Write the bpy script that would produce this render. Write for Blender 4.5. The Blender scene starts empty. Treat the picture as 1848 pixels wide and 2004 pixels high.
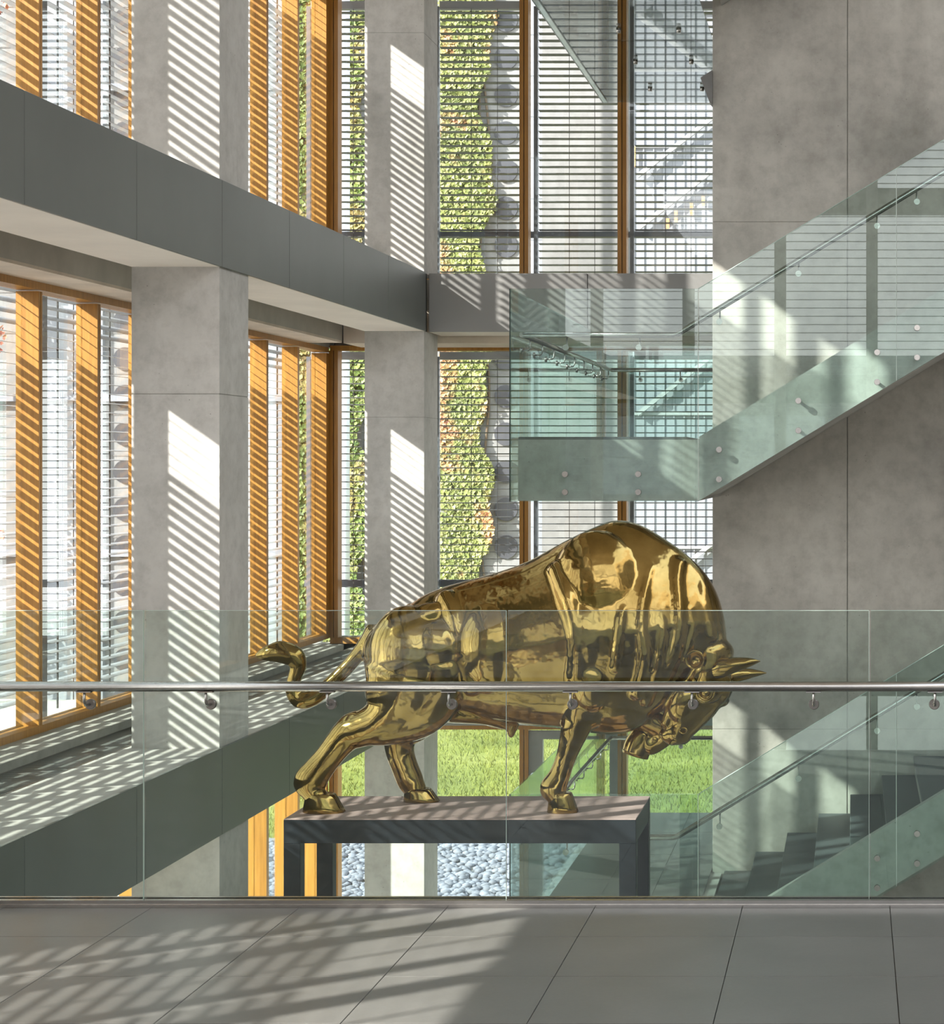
import bpy, bmesh, math, random
import numpy as np
from mathutils import Vector, Matrix

random.seed(7)
SC = bpy.context.scene
COL = SC.collection

# ------------------------------------------------------------------ camera, sky, sun, exposure
FPX = 3700.0
VX, VY = 1670.0, 912.0          # the level camera's vanishing point in the 1848 x 2004 frame
CZ = 1.8
cam_d = bpy.data.cameras.new('camera')
cam_d.sensor_fit = 'HORIZONTAL'
cam_d.sensor_width = 36.0
cam_d.lens = 36.0 * FPX / 1848.0
cam_d.shift_x = (924 - VX) / 1848.0
cam_d.shift_y = (VY - 1002) / 1848.0
cam_d.clip_end = 300
cam = bpy.data.objects.new('camera', cam_d)
cam.location = (0, 0, CZ)
cam.rotation_euler = (math.pi / 2, 0, 0)
COL.objects.link(cam)
SC.camera = cam

world = bpy.data.worlds.new('sky')
SC.world = world
world.use_nodes = True
wn = world.node_tree
wn.nodes.clear()
wo = wn.nodes.new('ShaderNodeOutputWorld')
wb = wn.nodes.new('ShaderNodeBackground')
tc = wn.nodes.new('ShaderNodeTexCoord')
sx = wn.nodes.new('ShaderNodeSeparateXYZ')
rp = wn.nodes.new('ShaderNodeValToRGB')
rp.color_ramp.elements[0].position = 0.0
rp.color_ramp.elements[0].color = (1.0, 0.97, 0.93, 1)
rp.color_ramp.elements[1].position = 0.8
rp.color_ramp.elements[1].color = (0.74, 0.86, 1.0, 1)
wn.links.new(tc.outputs['Generated'], sx.inputs[0])
wn.links.new(sx.outputs['Z'], rp.inputs[0])
wn.links.new(rp.outputs[0], wb.inputs[0])
wb.inputs[1].default_value = 2.7
wn.links.new(wb.outputs[0], wo.inputs[0])

SUN = Vector((1.0, 0.72, -0.71)).normalized()
sd = bpy.data.lights.new('sun', 'SUN')
sd.energy = 12.5
sd.angle = math.radians(0.55)
sd.color = (1.0, 0.95, 0.88)
so = bpy.data.objects.new('sun', sd)
so.rotation_euler = SUN.to_track_quat('-Z', 'Y').to_euler()
so.location = (-30, -20, 25)
COL.objects.link(so)

SC.view_settings.view_transform = 'Standard'
SC.view_settings.look = 'None'
SC.view_settings.exposure = 0.42
SC.view_settings.gamma = 1.0
SC.view_settings.use_curve_mapping = False
SC.cycles.max_bounces = 12
SC.cycles.diffuse_bounces = 5
SC.cycles.glossy_bounces = 6
SC.cycles.transparent_max_bounces = 32
SC.cycles.caustics_reflective = True
SC.cycles.caustics_refractive = False


# ------------------------------------------------------------------ helpers
def PX(px, y):
    return (px - VX) / FPX * y


def PZ(py, y):
    return CZ - (py - VY) / FPX * y


class MB:
    """collects geometry, then builds one mesh object"""

    def __init__(s):
        s.v = []
        s.f = []
        s.sm = []

    def add(s, vs, fs, smooth=False):
        o = len(s.v)
        s.v += [tuple(v) for v in vs]
        s.f += [tuple(i + o for i in f) for f in fs]
        s.sm += [smooth] * len(fs)
        return s

    def box(s, x0, x1, y0, y1, z0, z1):
        if x0 > x1: x0, x1 = x1, x0
        if y0 > y1: y0, y1 = y1, y0
        if z0 > z1: z0, z1 = z1, z0
        vs = [(x0, y0, z0), (x1, y0, z0), (x1, y1, z0), (x0, y1, z0), (x0, y0, z1), (x1, y0, z1), (x1, y1, z1), (x0, y1, z1)]
        fs = [(0, 3, 2, 1), (4, 5, 6, 7), (0, 1, 5, 4), (1, 2, 6, 5), (2, 3, 7, 6), (3, 0, 4, 7)]
        return s.add(vs, fs)

    def prism_y(s, poly, y0, y1):
        """poly: (x, z) points, extruded along y"""
        n = len(poly)
        area = sum(poly[i][0] * poly[(i + 1) % n][1] - poly[(i + 1) % n][0] * poly[i][1] for i in range(n))
        if area < 0: poly = poly[::-1]
        vs = [(p[0], y0, p[1]) for p in poly] + [(p[0], y1, p[1]) for p in poly]
        fs = [tuple(range(n)), tuple(range(2 * n - 1, n - 1, -1))]
        fs += [(i + n, (i + 1) % n + n, (i + 1) % n, i) for i in range(n)]
        return s.add(vs, fs)

    def tube(s, pts, r, n=12, smooth=True, ry=None):
        """pts: 3D points; r: radius or list of radii"""
        pts = [Vector(p) for p in pts]
        m = len(pts)
        rr = r if isinstance(r, (list, tuple)) else [r] * m
        up = Vector((0, 0, 1))
        rings = []
        prev = None
        for i in range(m):
            d = (pts[min(i + 1, m - 1)] - pts[max(i - 1, 0)]).normalized()
            if prev is None:
                a = d.cross(up)
                if a.length < 1e-3: a = d.cross(Vector((1, 0, 0)))
                a.normalize()
            else:
                a = prev - d * prev.dot(d)
                if a.length < 1e-4: a = d.cross(up)
                a.normalize()
            prev = a
            b = d.cross(a)
            rings.append([pts[i] + (a * math.cos(t) + b * math.sin(t)) * rr[i] for t in [2 * math.pi * k / n for k in range(n)]])
        vs = [p for ring in rings for p in ring]
        fs = []
        for i in range(m - 1):
            for k in range(n):
                k2 = (k + 1) % n
                fs.append((i * n + k, i * n + k2, (i + 1) * n + k2, (i + 1) * n + k))
        o = len(s.v)
        s.add(vs, fs, smooth)
        s.add([], [])
        s.f.append(tuple(o + k for k in range(n))[::-1]); s.sm.append(False)
        s.f.append(tuple(o + (m - 1) * n + k for k in range(n))); s.sm.append(False)
        return s

    def mesh(s, name):
        me = bpy.data.meshes.new(name)
        me.from_pydata(s.v, [], s.f)
        me.polygons.foreach_set('use_smooth', s.sm)
        me.update()
        return me

    def build(s, name, mat, parent=None, loc=None, kind=None):
        return link(name, s.mesh(name), mat, parent, loc, kind)


def link(name, me, mat, parent=None, loc=None, kind=None):
    o = bpy.data.objects.new(name, me)
    COL.objects.link(o)
    if mat and not me.materials: me.materials.append(mat)
    if parent:
        o.parent = parent
        if loc is None:
            o.location = (0, 0, 0)
    if loc is not None: o.location = loc
    if kind: o['kind'] = kind
    return o


def empty(name, loc=(0, 0, 0)):
    """thing root; children are given in world coordinates, so the root stays at the origin unless loc is set"""
    o = bpy.data.objects.new(name, None)
    o.empty_display_size = .1
    o.location = loc
    COL.objects.link(o)
    return o


def tag(o, label=None, cat=None, group=None, kind=None):
    if label: o['label'] = label
    if cat: o['category'] = cat
    if group: o['group'] = group
    if kind: o['kind'] = kind
    return o


def child_at(o, parent):
    """keep world placement under a root that has a location"""
    o.parent = parent
    o.matrix_parent_inverse = Matrix.Translation(-Vector(parent.location))
    return o


def smooth_box(x0, x1, y0, y1, z0, z1, r=.006, seg=2):
    bm = bmesh.new()
    bmesh.ops.create_cube(bm, size=1)
    bmesh.ops.scale(bm, vec=(x1 - x0, y1 - y0, z1 - z0), verts=bm.verts)
    bmesh.ops.translate(bm, vec=((x0 + x1) / 2, (y0 + y1) / 2, (z0 + z1) / 2), verts=bm.verts)
    bmesh.ops.bevel(bm, geom=bm.edges[:], offset=r, segments=seg, affect='EDGES', profile=.5)
    me = bpy.data.meshes.new('box')
    bm.to_mesh(me)
    bm.free()
    return me


# ------------------------------------------------------------------ materials
def mat_new(name):
    m = bpy.data.materials.new(name)
    m.use_nodes = True
    nt = m.node_tree
    b = nt.nodes['Principled BSDF']
    return m, nt, b


def N(nt, kind, **kw):
    n = nt.nodes.new(kind)
    for k, v in kw.items(): setattr(n, k, v)
    return n


def pos_node(nt, scale=(1, 1, 1)):
    g = N(nt, 'ShaderNodeNewGeometry')
    m = N(nt, 'ShaderNodeMapping')
    m.inputs['Scale'].default_value = scale
    nt.links.new(g.outputs['Position'], m.inputs['Vector'])
    return m.outputs[0]


def noise(nt, vec, scale, detail=5, rough=.6):
    n = N(nt, 'ShaderNodeTexNoise')
    n.inputs['Scale'].default_value = scale
    n.inputs['Detail'].default_value = detail
    n.inputs['Roughness'].default_value = rough
    nt.links.new(vec, n.inputs['Vector'])
    return n.outputs['Fac']


def ramp(nt, fac, stops):
    r = N(nt, 'ShaderNodeValToRGB')
    els = r.color_ramp.elements
    while len(els) < len(stops): els.new(.5)
    for e, (p, c) in zip(els, stops):
        e.position = p
        e.color = (*c, 1) if len(c) == 3 else c
    nt.links.new(fac, r.inputs[0])
    return r.outputs[0]


def mix(nt, fac, a, b, mode='MIX'):
    n = N(nt, 'ShaderNodeMix', data_type='RGBA', blend_type=mode)
    if isinstance(fac, (int, float)): n.inputs[0].default_value = fac
    else: nt.links.new(fac, n.inputs[0])
    for i, v in ((6, a), (7, b)):
        if isinstance(v, tuple): n.inputs[i].default_value = (*v, 1)
        else: nt.links.new(v, n.inputs[i])
    return n.outputs[2]


def bump(nt, b, h, strength=.3, dist=.01):
    n = N(nt, 'ShaderNodeBump')
    n.inputs['Strength'].default_value = strength
    n.inputs['Distance'].default_value = dist
    nt.links.new(h, n.inputs['Height'])
    nt.links.new(n.outputs[0], b.inputs['Normal'])


def concrete(name, base, dark, light, rough=.6, scale=1.0):
    m, nt, b = mat_new(name)
    v = pos_node(nt)
    big = noise(nt, v, .9 * scale, 6, .62)
    fine = noise(nt, v, 9 * scale, 6, .7)
    c = ramp(nt, big, [(.3, dark), (.5, base), (.72, light)])
    f2 = ramp(nt, fine, [(.25, (.74, .73, .72)), (.55, (1, 1, 1)), (.8, (1.08, 1.08, 1.07))])
    c = mix(nt, .85, c, f2, 'MULTIPLY')
    vs = pos_node(nt, (2.2, 2.2, .35))
    st = noise(nt, vs, 2.0, 4, .6)
    c = mix(nt, .5, c, ramp(nt, st, [(.3, (.85, .84, .83)), (.6, (1.05, 1.05, 1.05))]), 'MULTIPLY')
    vo = N(nt, 'ShaderNodeTexVoronoi')
    vo.inputs['Scale'].default_value = 17
    nt.links.new(v, vo.inputs['Vector'])
    pores = ramp(nt, vo.outputs['Distance'], [(.05, (.55, .54, .53)), (.09, (1, 1, 1))])
    gate = ramp(nt, noise(nt, v, 3, 3), [(.5, (0, 0, 0)), (.62, (1, 1, 1))])
    c = mix(nt, gate, c, mix(nt, 1.0, c, pores, 'MULTIPLY'))
    nt.links.new(c, b.inputs['Base Color'])
    b.inputs['Roughness'].default_value = rough
    b.inputs['Specular IOR Level'].default_value = .35
    bump(nt, b, fine, .25, .004)
    return m


def plain(name, col, rough=.5, metal=0.0, spec=.5, var=.12, vscale=3.0, bumpy=0.0):
    m, nt, b = mat_new(name)
    v = pos_node(nt)
    f = noise(nt, v, vscale, 5, .6)
    lo = tuple(c * (1 - var) for c in col)
    hi = tuple(min(1, c * (1 + var)) for c in col)
    nt.links.new(ramp(nt, f, [(.3, lo), (.7, hi)]), b.inputs['Base Color'])
    b.inputs['Roughness'].default_value = rough
    b.inputs['Metallic'].default_value = metal
    b.inputs['Specular IOR Level'].default_value = spec
    if bumpy: bump(nt, b, noise(nt, v, vscale * 8, 4), bumpy, .004)
    return m


def glass_mat(name, tint, refl=1.0, rough=0.0):
    """thin architectural glass: tinted straight-through light plus a Schlick mirror term, same from both faces"""
    m = bpy.data.materials.new(name)
    m.use_nodes = True
    nt = m.node_tree
    nt.nodes.clear()
    out = N(nt, 'ShaderNodeOutputMaterial')
    g = N(nt, 'ShaderNodeNewGeometry')
    dot = N(nt, 'ShaderNodeVectorMath', operation='DOT_PRODUCT')
    nt.links.new(g.outputs['Normal'], dot.inputs[0])
    nt.links.new(g.outputs['Incoming'], dot.inputs[1])
    ab = N(nt, 'ShaderNodeMath', operation='ABSOLUTE')
    nt.links.new(dot.outputs['Value'], ab.inputs[0])
    om = N(nt, 'ShaderNodeMath', operation='SUBTRACT')
    om.inputs[0].default_value = 1
    nt.links.new(ab.outputs[0], om.inputs[1])
    pw = N(nt, 'ShaderNodeMath', operation='POWER')
    nt.links.new(om.outputs[0], pw.inputs[0])
    pw.inputs[1].default_value = 5
    ma = N(nt, 'ShaderNodeMath', operation='MULTIPLY_ADD')
    nt.links.new(pw.outputs[0], ma.inputs[0])
    ma.inputs[1].default_value = .95
    ma.inputs[2].default_value = .045 * refl
    ma.use_clamp = True
    tr = N(nt, 'ShaderNodeBsdfTransparent')
    nf = noise(nt, pos_node(nt), .7, 2)
    c = ramp(nt, nf, [(.3, tuple(t * .985 for t in tint)), (.7, tint)])
    nt.links.new(c, tr.inputs[0])
    gl = N(nt, 'ShaderNodeBsdfGlossy')
    gl.inputs['Roughness'].default_value = rough
    gl.inputs['Color'].default_value = (.95, .98, 1, 1)
    mx = N(nt, 'ShaderNodeMixShader')
    nt.links.new(ma.outputs[0], mx.inputs[0])
    nt.links.new(tr.outputs[0], mx.inputs[1])
    nt.links.new(gl.outputs[0], mx.inputs[2])
    nt.links.new(mx.outputs[0], out.inputs[0])
    return m


M = {}
M['concrete'] = concrete('concrete_column', (.52, .505, .48), (.40, .39, .365), (.62, .60, .575))
M['wall'] = concrete('concrete_wall', (.46, .435, .395), (.27, .258, .235), (.62, .59, .54), scale=.8)
M['soffit'] = plain('soffit_plaster', (.84, .775, .69), .7, 0, .3, .05, 2)
M['slab'] = concrete('slab_concrete', (.36, .35, .32), (.27, .26, .24), (.42, .41, .38))
M['band'] = plain('painted_band', (.44, .41, .355), .6)
M['cream'] = plain('cream_strip', (.66, .57, .47), .7)
M['fascia'] = plain('grey_fascia_metal', (.135, .142, .134), .42, .1, .5, .10, .8)
M['fascia_back'] = plain('grey_fascia_back', (.26, .255, .247), .35, .2, .5, .06, .8)
M['gravel'] = plain('pale_gravel', (.45, .43, .39), .9, 0, .3, .2, 8)
M['gallery'] = plain('gallery_stone', (.44, .425, .40), .6, 0, .5, .1, 3)
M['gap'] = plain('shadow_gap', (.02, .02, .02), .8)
M['steel'] = plain('brushed_steel', (.44, .42, .40), .22, 1.0, .5, .06, 20)
M['dark_steel'] = plain('dark_steel', (.24, .22, .205), .35, .8, .5, .1, 10)
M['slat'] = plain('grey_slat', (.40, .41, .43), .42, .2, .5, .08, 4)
M['slat_dark'] = plain('shaded_slat', (.10, .105, .115), .5, .2, .4, .08, 4)  # darker copy of the slat grey; the back blinds' shade is in its colour
M['guide'] = plain('grey_guide', (.16, .18, .21), .4, .5)
M['cord'] = plain('blind_cord', (.05, .05, .05), .7)
M['white'] = plain('white_facade', (.225, .235, .26), .7, 0, .3, .05, .5)
M['facade'] = concrete('pale_facade', (.215, .215, .213), (.18, .18, .176), (.25, .25, .25), scale=.3)
M['facade_mid'] = concrete('grey_facade', (.185, .18, .176), (.13, .128, .124), (.24, .236, .232), scale=.35)
M['facade_glass'] = plain('facade_glass', (.27, .29, .31), .15, 0, .6, .2, .25)
M['facade_frame'] = plain('facade_frame', (.30, .30, .31), .5)
M['facade_dark'] = plain('facade_dark_frame', (.22, .23, .25), .5)
M['orange'] = plain('orange_panel', (.70, .30, .10), .6)
M['porthole'] = plain('porthole_glass', (.06, .063, .072), .35, 0, .3, .3, 1.2)
M['pedestal_top'] = plain('pedestal_top', (.34, .25, .235), .5, 0, .4, .15, 12)
M['pedestal'] = plain('blackened_pedestal', (.012, .015, .020), .38, 0, .35, .3, 4)
M['pebble'] = plain('pebble_stone', (.17, .18, .215), .7, 0, .3, .35, 5)
M['tread'] = plain('dark_tread', (.07, .08, .085), .5)
M['ground'] = plain('ground_screed', (.32, .32, .30), .4)
M['bark'] = plain('bark', (.12, .09, .06), .9)
M['post'] = plain('white_post', (.55, .60, .70), .4)
M['door'] = plain('grey_door_frame', (.25, .245, .24), .4)

# warm stained wood with vertical grain
m, nt, b = mat_new('orange_stained_wood')
gr = noise(nt, pos_node(nt, (14, 14, .7)), 3.0, 6, .65)
nt.links.new(ramp(nt, gr, [(.25, (.25, .105, .011)), (.55, (.37, .17, .025)), (.8, (.45, .22, .042))]), b.inputs['Base Color'])
b.inputs['Roughness'].default_value = .42
bump(nt, b, gr, .12, .002)
M['wood'] = m

# polished brass
m, nt, b = mat_new('polished_brass')
v = pos_node(nt)
f = noise(nt, v, 4.0, 5, .6)
nt.links.new(ramp(nt, f, [(.3, (.26, .17, .05)), (.7, (.41, .285, .10))]), b.inputs['Base Color'])
b.inputs['Metallic'].default_value = 1.0
nt.links.new(ramp(nt, noise(nt, v, 7, 5, .7), [(.35, (.07, .07, .07)), (.75, (.17, .17, .17))]), b.inputs['Roughness'])
hb = noise(nt, v, 5.5, 3, .5)
bump(nt, b, hb, .22, .03)
M['brass'] = m

# floor tiles: honed grey stone, per-object tone
m, nt, b = mat_new('grey_floor_tile')
v = pos_node(nt)
f = noise(nt, v, 2.2, 6, .6)
oi = N(nt, 'ShaderNodeObjectInfo')
c = ramp(nt, f, [(.3, (.14, .136, .128)), (.7, (.178, .173, .164))])
c = mix(nt, .6, c, ramp(nt, oi.outputs['Random'], [(0, (.9, .9, .9)), (1, (1.06, 1.06, 1.06))]), 'MULTIPLY')
fi = noise(nt, v, 60, 3, .6)
c = mix(nt, .4, c, ramp(nt, fi, [(.3, (.88, .88, .88)), (.7, (1.06, 1.06, 1.06))]), 'MULTIPLY')
nt.links.new(c, b.inputs['Base Color'])
b.inputs['Roughness'].default_value = .28
b.inputs['Specular IOR Level'].default_value = .36
bump(nt, b, fi, .05, .001)
M['tile'] = m

# lawn
m, nt, b = mat_new('lawn_grass')
v = pos_node(nt)
c = ramp(nt, noise(nt, v, .35, 5, .65), [(.3, (.10, .125, .015)), (.55, (.185, .20, .035)), (.75, (.27, .27, .08))])
c = mix(nt, .6, c, ramp(nt, noise(nt, v, 14, 4, .7), [(.3, (.72, .75, .6)), (.7, (1.15, 1.15, 1.1))]), 'MULTIPLY')
nt.links.new(c, b.inputs['Base Color'])
b.inputs['Roughness'].default_value = .8
M['lawn'] = m


def leaf_mat(name, c0, c1, c2, red=0.0):
    m, nt, b = mat_new(name)
    g = N(nt, 'ShaderNodeNewGeometry')
    c = ramp(nt, g.outputs['Random Per Island'], [(.1, c0), (.6, c1), (.95, c2)])
    cl = ramp(nt, noise(nt, g.outputs['Position'], .55, 4, .7), [(.35, (.62, .66, .6)), (.65, (1.15, 1.1, 1.0))])
    c = mix(nt, .9, c, cl, 'MULTIPLY')
    if red:
        rf = ramp(nt, noise(nt, g.outputs['Position'], .9, 3, .6), [(.52, (0, 0, 0)), (.62, (1, 1, 1))])
        rr_ = ramp(nt, g.outputs['Random Per Island'], [(.2, (.50, .14, .09)), (.7, (.62, .36, .16))])
        hf = N(nt, 'ShaderNodeMath', operation='MULTIPLY')
        nt.links.new(rf, hf.inputs[0]); hf.inputs[1].default_value = red
        c = mix(nt, hf.outputs[0], c, rr_)
    nt.links.new(c, b.inputs['Base Color'])
    b.inputs['Roughness'].default_value = .55
    return m


M['leaf_green'] = leaf_mat('leaf_green', (.07, .12, .02), (.17, .23, .05), (.28, .31, .11), .25)
M['leaf_mixed'] = leaf_mat('leaf_mixed', (.12, .15, .03), (.24, .27, .075), (.36, .36, .15), .65)
M['leaf_red'] = leaf_mat('leaf_red', (.22, .05, .03), (.42, .14, .08), (.42, .30, .16))

M['glass'] = glass_mat('window_glass', (.97, .985, .98), 1.0)
M['bal_glass'] = glass_mat('balustrade_glass', (.885, .935, .91), .6)
M['stair_glass'] = glass_mat('stair_glass', (.86, .925, .905), 1.0)
M['canopy_glass'] = glass_mat('canopy_glass', (.62, .64, .62), 1.6)
m, nt, b = mat_new('green_glass_edge')
nt.links.new(ramp(nt, noise(nt, pos_node(nt), 6, 3), [(.3, (.55, .72, .68)), (.7, (.85, .95, .92))]), b.inputs['Base Color'])
b.inputs['Roughness'].default_value = .12
b.inputs['Metallic'].default_value = .8
M['glass_edge'] = m
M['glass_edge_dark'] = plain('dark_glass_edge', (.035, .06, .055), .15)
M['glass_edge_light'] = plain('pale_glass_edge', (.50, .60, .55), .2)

# ------------------------------------------------------------------ dimensions
XE = -4.04          # gallery slab edge, right faces of columns
XC = -4.60          # outer faces of columns
XW = -5.31          # inner plane of the left windows
XB = -5.75          # exterior blinds
YW = 19.15          # inner plane of the back windows
YBB = 19.56         # back blinds
YE = 17.90          # back gallery slab edge
FH = 3.62           # storey height
PITCH = .957
YM = [19.024 - PITCH * k for k in range(0, 27)]     # left mullion front faces


# ------------------------------------------------------------------ floors and slabs
floor = empty('floor')
floor['kind'] = 'structure'
MB().box(XE + .02, 9.0, -9.0, 7.70, -.55, -.022).build('slab', M['slab'], floor)
tile_cache = {}
xs = [-.452 + .602 * k for k in range(-6, 5)]
xs = [XE + .02] + [x for x in xs if x > XE + .1] + [2.0]
ys = [7.70, 7.231, 6.667, 6.103, 5.539, 4.975]
for i in range(len(xs) - 1):
    for j in range(len(ys) - 1):
        w, d = xs[i + 1] - xs[i], ys[j] - ys[j + 1]
        key = (round(w, 3), round(d, 3))
        if key not in tile_cache:
            tile_cache[key] = smooth_box(.0012, w - .0012, .0012, d - .0012, -.02, 0, .0012, 1)
        link('tile', tile_cache[key], M['tile'], floor, (xs[i], ys[j + 1], 0))
MB().box(XE + .02, 9.0, -9.0, 4.975, -.021, 0).box(2.0, 9.0, 4.975, 7.70, -.021, 0).build('paving', M['tile'], floor)

# left galleries: slab, floor finish, kerb, fascia panels, ceiling recess
JY = [12.05 + 1.437 * k for k in range(-14, 5)]
names = {0: 'middle', 1: 'upper'}


def left_gallery(z, n):
    g = empty('floor')
    g['kind'] = 'structure'
    MB().box(XC, XE, -9, YE, z - .55, z - .012).build('slab', M['soffit'], g)
    MB().box(-5.50, XC, -9, 19.34, z - .30, z - .012).build('slab', M['slab'], g)
    MB().box(-4.646, XE, -9, YE, z - .012, z).build('paving', M['gallery'], g)
    MB().box(-5.5, -4.986, -9, 19.34, z - .012, z).build('paving', M['gallery'], g)
    MB().box(-5.31, -4.986, -9, 18.5, z, z + .055).build('kerb', M['slab'], g)
    # downstand above the windows
    d = empty('trim_%d' % n)
    d['kind'] = 'structure'
    MB().box(-5.31, -4.98, -9, 18.42, z - .60, z - .30).build('band', M['band'], d)
    MB().box(-5.31, -4.982, -9, 18.42, z - .62, z - .60).build('band', M['cream'], d)
    # fascia panels
    f = empty('trim_%d' % (n + 1))
    f['kind'] = 'structure'
    for a, b_ in zip(JY[:-1], JY[1:]):
        b2 = min(b_, YE)
        if a >= b2: break
        me = smooth_box(XE, XE + .018, a + .003, b2 - .003, z - .55, z + .004, .002, 1)
        link('panel', me, M['fascia'], f)
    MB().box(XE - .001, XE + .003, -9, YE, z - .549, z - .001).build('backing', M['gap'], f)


left_gallery(0, 1)
left_gallery(FH, 3)
# slab over the upper storey and the solid parapet wall above it
ceil = empty('ceiling')
ceil['kind'] = 'structure'
MB().box(-5.50, XE, -9, 19.34, 2 * FH - .55, 2 * FH).box(XE, .8, YE, 19.34, 2 * FH - .55, 2 * FH).build('slab', M['soffit'], ceil)
MB().box(-5.50, 5.4, -9, 19.7, 10.9, 11.2).box(5.4, 9.2, 16.5, 19.7, 10.9, 11.2).build('roof', M['soffit'], ceil)  # unseen roof, opening shaped to keep direct sun and bright reflections down
wl = MB().box(-5.50, -5.2, -9, 19.34, 2 * FH, 10.9)
wl.build('wall_left', M['wall'], kind='structure')

# floor grille along the windows
for z, n in ((0, 'beside the middle storey windows, floor level of the camera'),):
    g = empty('floor_grille', (-4.81, 12, z))
    tag(g, 'dark slotted floor grille running along the left windows', 'grille')
    f_ = MB()
    f_.box(-4.986, -4.976, -2, 18.4, z - .010, z + .002).box(-4.656, -4.646, -2, 18.4, z - .010, z + .002)
    child_at(f_.build('frame', M['dark_steel']), g)
    q = MB()
    yy = 6.0
    while yy < 18.4:
        q.box(-4.976, -4.656, yy, yy + .012, z - .010, z + .001)
        yy += .024
    o = child_at(q.build('bar', M['fascia']), g)
    o['kind'] = 'stuff'

# back gallery beam
bg = empty('floor')
bg['kind'] = 'structure'
for z in (0, FH):
    MB().box(XE + .018, 9, YE + .02, 18.46, z - .55, z).build('slab', M['soffit'], bg)
    MB().box(-5.31, 9, 18.46, 19.34, z - .30, z).build('slab', M['slab'], bg)
    MB().box(-4.98, -1.0, 18.47, 19.15, z - .62, z - .30).build('band', M['cream'], bg)
tb = empty('trim_5')
tb['kind'] = 'structure'
for z in (0, FH):
    edges = [-4.02, -2.515, -1.02, .5, 2.0]
    for a, b_ in zip(edges[:-1], edges[1:]):
        link('panel', smooth_box(a + .003, b_ - .003, YE, YE + .018, z - .55, z + .004, .002, 1), M['fascia_back'], tb)
    # small upright ledge board behind the panel joints
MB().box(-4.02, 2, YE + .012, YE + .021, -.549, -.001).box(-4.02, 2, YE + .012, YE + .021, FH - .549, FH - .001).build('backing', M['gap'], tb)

# ground storey floor inside, outside ground
MB().box(-5.5, 9, -9, 19.34, -3.9, -3.62).build('floor', M['ground'], kind='structure')

# ------------------------------------------------------------------ concrete columns, one per storey
storeys = [('ground', -FH, -.55), ('middle', 0, FH - .55), ('upper', FH, 2 * FH - .55)]
for yc, wh in ((.55, 'nearest, out of frame'), (6.30, 'left of the frame'), (12.05, 'nearer'), (17.80, 'farther')):
    for sn, z0, z1 in storeys:
        zz = z0 + .0
        ztop = z1
        if yc == 17.80: xr = XE
        else: xr = XE
        hgt = ztop - zz
        me = smooth_box(0, .56, 0, .575, 0, 1, .006, 1)
        # pour joint: two lifts with a fine recess between
        o = empty('concrete_column', (XC, yc, zz))
        tag(o, {'nearer': 'nearer', 'farther': 'farther'}.get(wh, wh) + ' square concrete column, %s storey, on the left window side' % sn, 'column')
        j = hgt * .735
        a = MB().box(0, .56, 0, .575, 0, j)
        a.build('shaft', M['concrete'], o)
        MB().box(.003, .557, .003, .572, j, j + .006).build('joint', M['slab'], o)
        MB().box(0, .56, 0, .575, j + .006, hgt).build('shaft', M['concrete'], o)

# ------------------------------------------------------------------ left windows
win_no = [0]


def left_windows(z, y_min):
    win_no[0] += 1
    w = empty('window_%d' % win_no[0])
    w['kind'] = 'structure'
    zb, zt = z + .055, z + 3.0
    MB().box(XW - .15, XW, -9, YW - .0, zb, zb + .05).build('sill_rail', M['wood'], w)
    MB().box(XW - .15, XW, -9, YW - .0, zt - .05, zt).build('head_rail', M['wood'], w)
    MB().box(XW - .15, XW, YW - .10, YW, zb + .05, zt - .06).build('mullion', M['wood'], w)
    me = None
    for k, y in enumerate(YM):
        if y < -8.5: break
        if k == 0: continue
        if me is None:
            mb = MB().box(-.15, 0, 0, .024, 0, zt - zb - .11).box(-.15, -.006, .024, .031, 0, zt - zb - .11).box(-.15, 0, .031, .055, 0, zt - zb - .11)
            me = mb.mesh('mullion')
        link('mullion', me, M['wood'], w, (XW, y, zb + .05))
    for k in range(len(YM) - 1):
        if YM[k + 1] < -8.5: break
        y1 = YM[k] if k else YW - .10
        MB().box(XW - .118, XW - .106, YM[k + 1] + .055, y1, zb + .05, zt - .06).build('pane', M['glass'], w)
    # spandrel outside the slab
    MB().box(-5.62, -5.50, -9, 19.6, z + 3.06, z + FH + .02).build('spandrel', M['fascia_back'], w)
    MB().box(-5.50, -5.31, -9, 19.34, z + 3.0, z + FH - .30).build('spandrel', M['slab'], w)


def slat_mesh(length, axis, th=.0028):
    """curved slat, .08 wide, .003 thick; axis 'y' runs along y (left), 'x' along x (back)"""
    prof = []
    for t in (-1, -.5, 0, .5, 1): prof.append((t * .04, .004 * (1 - t * t)))
    mb = MB()
    n = len(prof)
    vs = []
    for e in (0, length):
        for (a, h) in prof: vs.append((a, e, h))
        for (a, h) in prof: vs.append((a, e, h - th))
    if axis == 'x': vs = [(v[1], v[0], v[2]) for v in vs]
    fs = []
    k = 2 * n
    for i in range(n - 1):
        fs.append((i, i + 1, k + i + 1, k + i))
        fs.append((n + i, k + n + i, k + n + i + 1, n + i + 1))
        fs.append((i, n + i, n + i + 1, i + 1))
        fs.append((k + i, k + i + 1, k + n + i + 1, k + n + i))
    fs.append((0, k, k + n, n))
    fs.append((n - 1, 2 * n - 1, k + 2 * n - 1, k + n - 1))
    if axis == 'x': fs = [f[::-1] for f in fs]
    mb.add(vs, fs)
    return mb.mesh('slat')


SL = .0725
NS = 41


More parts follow.
